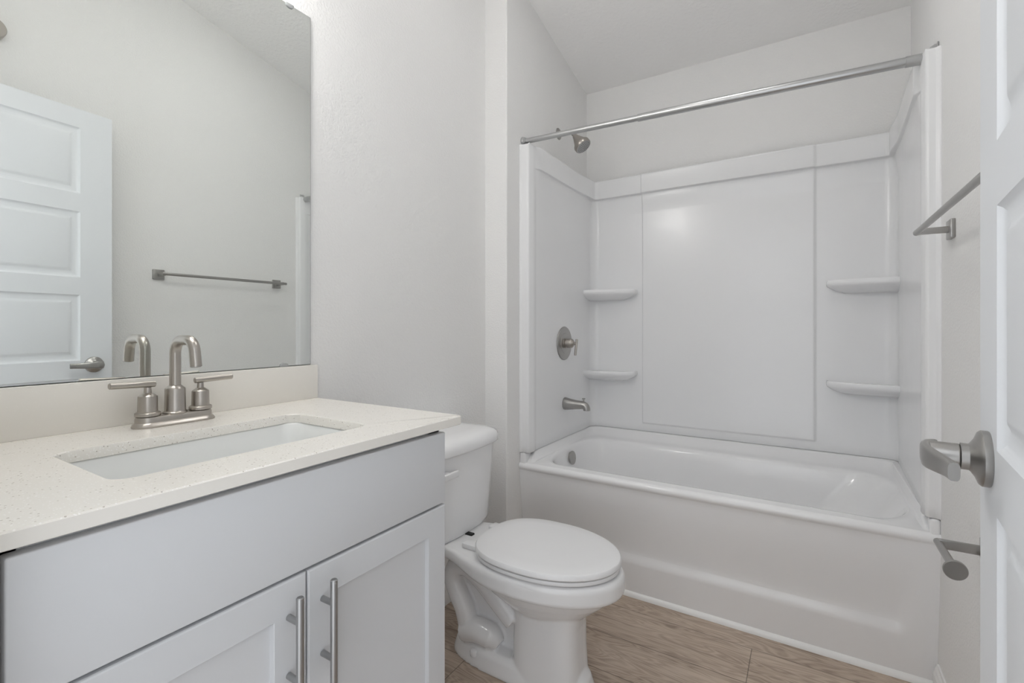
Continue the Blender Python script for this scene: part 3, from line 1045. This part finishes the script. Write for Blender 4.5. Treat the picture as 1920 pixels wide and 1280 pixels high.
# ================================================================ toilet
TYC = 1.355
def build_toilet():
    t = thing('toilet', 'white two piece toilet with closed lid, between the vanity and the tub', 'toilet', (-0.85, TYC, 0))
    # ---- bowl and pedestal, blended with a voxel remesh
    def egg(xb, xt, hw, z, k=0.62, n=48, pw=2.0):
        """elongated outline: back xb, tip xt, widest at k of the way from the back... """
        pts = []
        xc = xb + (xt - xb) * k if False else xb + (xt - xb) * (1 - k)
        for i in range(n):
            a = 2 * PI * i / n
            c, s = math.cos(a), math.sin(a)
            rx = (xt - xc) if c > 0 else (xc - xb)
            p = 2.0 / pw
            pts.append((xc + rx * math.copysign(abs(c) ** p, c), TYC + hw * math.copysign(abs(s) ** p, s), z))
        return pts
    bm = NB()
    b = NB()   # front column
    loft(b, [egg(-0.806, -0.582, 0.088, 0.03, 0.5, pw=3.6), egg(-0.806, -0.588, 0.086, 0.12, 0.5, pw=3.6), egg(-0.804, -0.588, 0.085, 0.20, 0.5, pw=3.4), egg(-0.802, -0.580, 0.088, 0.262, 0.5, pw=3.0)])
    merge(bm, b)
    b = NB()   # bowl underside
    loft(b, [egg(-0.83, -0.600, 0.060, 0.195, 0.5), egg(-0.855, -0.580, 0.088, 0.232, 0.52), egg(-0.89, -0.545, 0.116, 0.262, 0.54), egg(-0.925, -0.510, 0.142, 0.292, 0.56), egg(-0.96, -0.482, 0.160, 0.322, 0.58), egg(-0.97, -0.472, 0.166, 0.350, 0.58)])
    merge(bm, b)
    # rim and deck in one outline: narrow deck under the tank swelling into the oval rim
    def half(x):
        x = max(-1.215, x)
        pts = [(-1.215, 0.112), (-1.12, 0.116), (-1.04, 0.122), (-0.99, 0.135), (-0.94, 0.152), (-0.88, 0.169), (-0.82, 0.178), (-0.74, 0.181)]
        if x >= -0.74:
            q = (x + 0.74) / (0.283)
            return 0.181 * math.sqrt(max(0.0, 1 - q * q))
        for (xa, ha), (xb, hb) in zip(pts[:-1], pts[1:]):
            if x <= xb:
                return ha + (hb - ha) * (x - xa) / (xb - xa)
    def rimring(o, z):
        xs_ = [-1.215 + 0.475 * k / 30 for k in range(30)] + [-0.74 + 0.283 * math.sin(PI / 2 * k / 20) for k in range(21)]
        up = [(x, half(x)) for x in xs_]
        xm, hm = -0.80, 1.0
        f = lambda x, h: (-0.80 + (x + 0.80) * (1 - o / 0.36), TYC + h * (1 - o / 0.165))
        pts = [(*f(x, -h), z(x) if callable(z) else z) for x, h in up]
        pts += [(*f(x, h), z(x) if callable(z) else z) for x, h in up[-2::-1]]
        return pts
    zl = lambda d: (lambda x: 0.352 - 0.022 * sstep(-1.02, -0.80, x) + d)
    b = NB()
    loft(b, [rimring(0.016, zl(-0.006)), rimring(0.005, zl(-0.001)), rimring(0.0, zl(0.008)), rimring(0.0, 0.372), rimring(0.003, 0.382), rimring(0.010, 0.388)])
    merge(bm, b)
    # web in the middle, below the deck
    b = NB()
    loft(b, [rrect(-1.00, -0.72, TYC - 0.022, TYC + 0.022, 0.02, 0.03, 8), rrect(-1.03, -0.72, TYC - 0.022, TYC + 0.022, 0.02, 0.22, 8), rrect(-1.08, -0.72, TYC - 0.045, TYC + 0.045, 0.03, 0.30, 8), rrect(-1.12, -0.72, TYC - 0.05, TYC + 0.05, 0.04, 0.352, 8)])
    merge(bm, b)
    # foot flange
    b = NB()
    loft(b, [egg(-1.062, -0.552, 0.094, 0.0, 0.5, pw=2.9), egg(-1.060, -0.554, 0.093, 0.014, 0.5, pw=2.9), egg(-1.050, -0.564, 0.084, 0.046, 0.5, pw=2.9), egg(-1.035, -0.580, 0.070, 0.062, 0.5, pw=2.9)])
    merge(bm, b)
    # trapway on both sides
    for s in (-1, 1):
        yo = TYC + s * 0.046
        c = catmull([(-0.80, yo, 0.175), (-0.86, yo, 0.222), (-0.925, yo, 0.272), (-0.985, yo, 0.302), (-1.035, yo, 0.290), (-1.050, yo, 0.248), (-1.030, yo, 0.200), (-1.003, yo, 0.155), (-0.985, yo, 0.095)], 6)
        b = NB(); tube(b, c, 0.035, 24); merge(bm, b)
        b = NB()
        tube(b, catmull([(-1.0, yo + s * 0.002, 0.085), (-0.94, yo + s * 0.004, 0.100), (-0.89, yo, 0.094), (-0.86, yo, 0.075)], 6), [0.040] * 12 + [0.040 - 0.003 * i for i in range(7)], 24)
        merge(bm, b)
    bo = obj('bowl', bm, M_porc, t)
    rm = bo.modifiers.new('remesh', 'REMESH'); rm.mode = 'VOXEL'; rm.voxel_size = 0.0035; rm.use_smooth_shade = True
    sm_ = bo.modifiers.new('smooth', 'SMOOTH'); sm_.factor = 0.5; sm_.iterations = 6
    # bolt caps
    for s in (-1, 1):
        bm = NB()
        lathe(bm, (-0.94, TYC + s * 0.078, 0.034), (0, s * 0.25, 1), [(0, 0.0125), (0.012, 0.012), (0.017, 0.009), (0.019, 0.004)], 24)
        obj('bolt_cap', bm, M_porc, t)
    # ---- seat and lid
    def seatring(o, z):
        pts = []
        xb, xt, hw = -0.935 + o, -0.469 - o, 0.181 - o
        xc = xb + (xt - xb) * 0.47
        n = 72
        for i in range(n):
            a = 2 * PI * i / n
            c, s = math.cos(a), math.sin(a)
            if c > 0:
                pts.append((xc + (xt - xc) * c, TYC + hw * s, z))
            else:
                pts.append((xc + (xc - xb) * math.copysign(abs(c) ** 0.72, c), TYC + hw * math.copysign(abs(s) ** 0.78, s), z))
        return pts
    bm = NB()
    loft(bm, [seatring(0.008, 0.392), seatring(0.003, 0.394), seatring(0.002, 0.400), seatring(0.004, 0.4045), seatring(0.012, 0.4055)])
    obj('seat', bm, M_seat, t)
    bm = NB()
    loft(bm, [seatring(0.010, 0.4075), seatring(0.001, 0.4085), seatring(-0.001, 0.412), seatring(0.0, 0.420), seatring(0.003, 0.4245), seatring(0.010, 0.427), seatring(0.05, 0.4285), seatring(0.12, 0.429)])
    obj('lid', bm, M_seat, t)
    for s in (-1, 1):
        bm = NB()
        box(bm, -0.975, -0.915, TYC + s * 0.078 - 0.022, TYC + s * 0.078 + 0.022, 0.388, 0.405, 0.004, 2)
        obj('hinge', bm, M_seat, t)
    # ---- tank
    def tank(z, o, bow=0.018, xfr=-1.028, hw=0.205, xb=-1.232):
        pts = []
        n = 14
        r = 0.03
        # front edge bowed, from y- to y+, then back
        for i in range(n + 1):
            a = -1 + 2 * i / n
            pts.append((xfr - o + bow * (1 - a * a) - 0.022 * abs(a) ** 8, TYC + a * (hw - o), z))
        for i in range(3):
            pts.append((xb + (0.03 if i == 0 else 0.008) if i < 2 else xb, TYC + (hw - o) - (0 if i < 1 else 0.006 * i), z))
        for i in (2, 1, 0):
            pts.append((xb + (0.03 if i == 0 else 0.008) if i < 2 else xb, TYC - (hw - o) + (0 if i < 1 else 0.006 * i), z))
        return pts
    bm = NB()
    loft(bm, [tank(0.388, 0.040, xfr=-1.012), tank(0.392, 0.032, xfr=-1.012), tank(0.405, 0.026, xfr=-1.015), tank(0.47, 0.018, xfr=-1.022), tank(0.56, 0.008, xfr=-1.029), tank(0.66, 0.002, xfr=-1.030), tank(0.684, 0.001, xfr=-1.030)])
    obj('tank', bm, M_porc, t, ang=50)
    bm = NB()
    kw = dict(xfr=-1.014, hw=0.215, xb=-1.236)
    loft(bm, [tank(0.6845, 0.008, **kw), tank(0.686, 0.002, **kw), tank(0.692, 0.0, **kw), tank(0.708, 0.001, **kw), tank(0.720, 0.006, **kw), tank(0.730, 0.018, **kw), tank(0.737, 0.040, **kw), tank(0.741, 0.075, **kw)])
    lid = obj('tank_lid', bm, M_porc, t, ang=70)
    bm = NB()
    xfl = -1.012
    lathe(bm, (xfl - 0.008, 1.225, 0.628), (1, 0, 0), [(0, 0.012), (0.014, 0.012), (0.016, 0.010)], 24)
    box(bm, xfl + 0.004, xfl + 0.016, 1.195, 1.272, 0.617, 0.639, 0.004, 3)
    obj('flush_lever', bm, M_seat, t)
    bm = NB(); box(bm, -1.03, -0.999, 1.343, 1.363, 0.386, 0.393, 0.002, 1)
    obj('tank_gasket', bm, M_dark, t)
    bm = NB(); lathe(bm, (-1.13, TYC, 0.375), (0, 0, 1), [(0, 0.05), (0.016, 0.05)], 24)
    obj('tank_washer', bm, M_porc, t)
build_toilet()
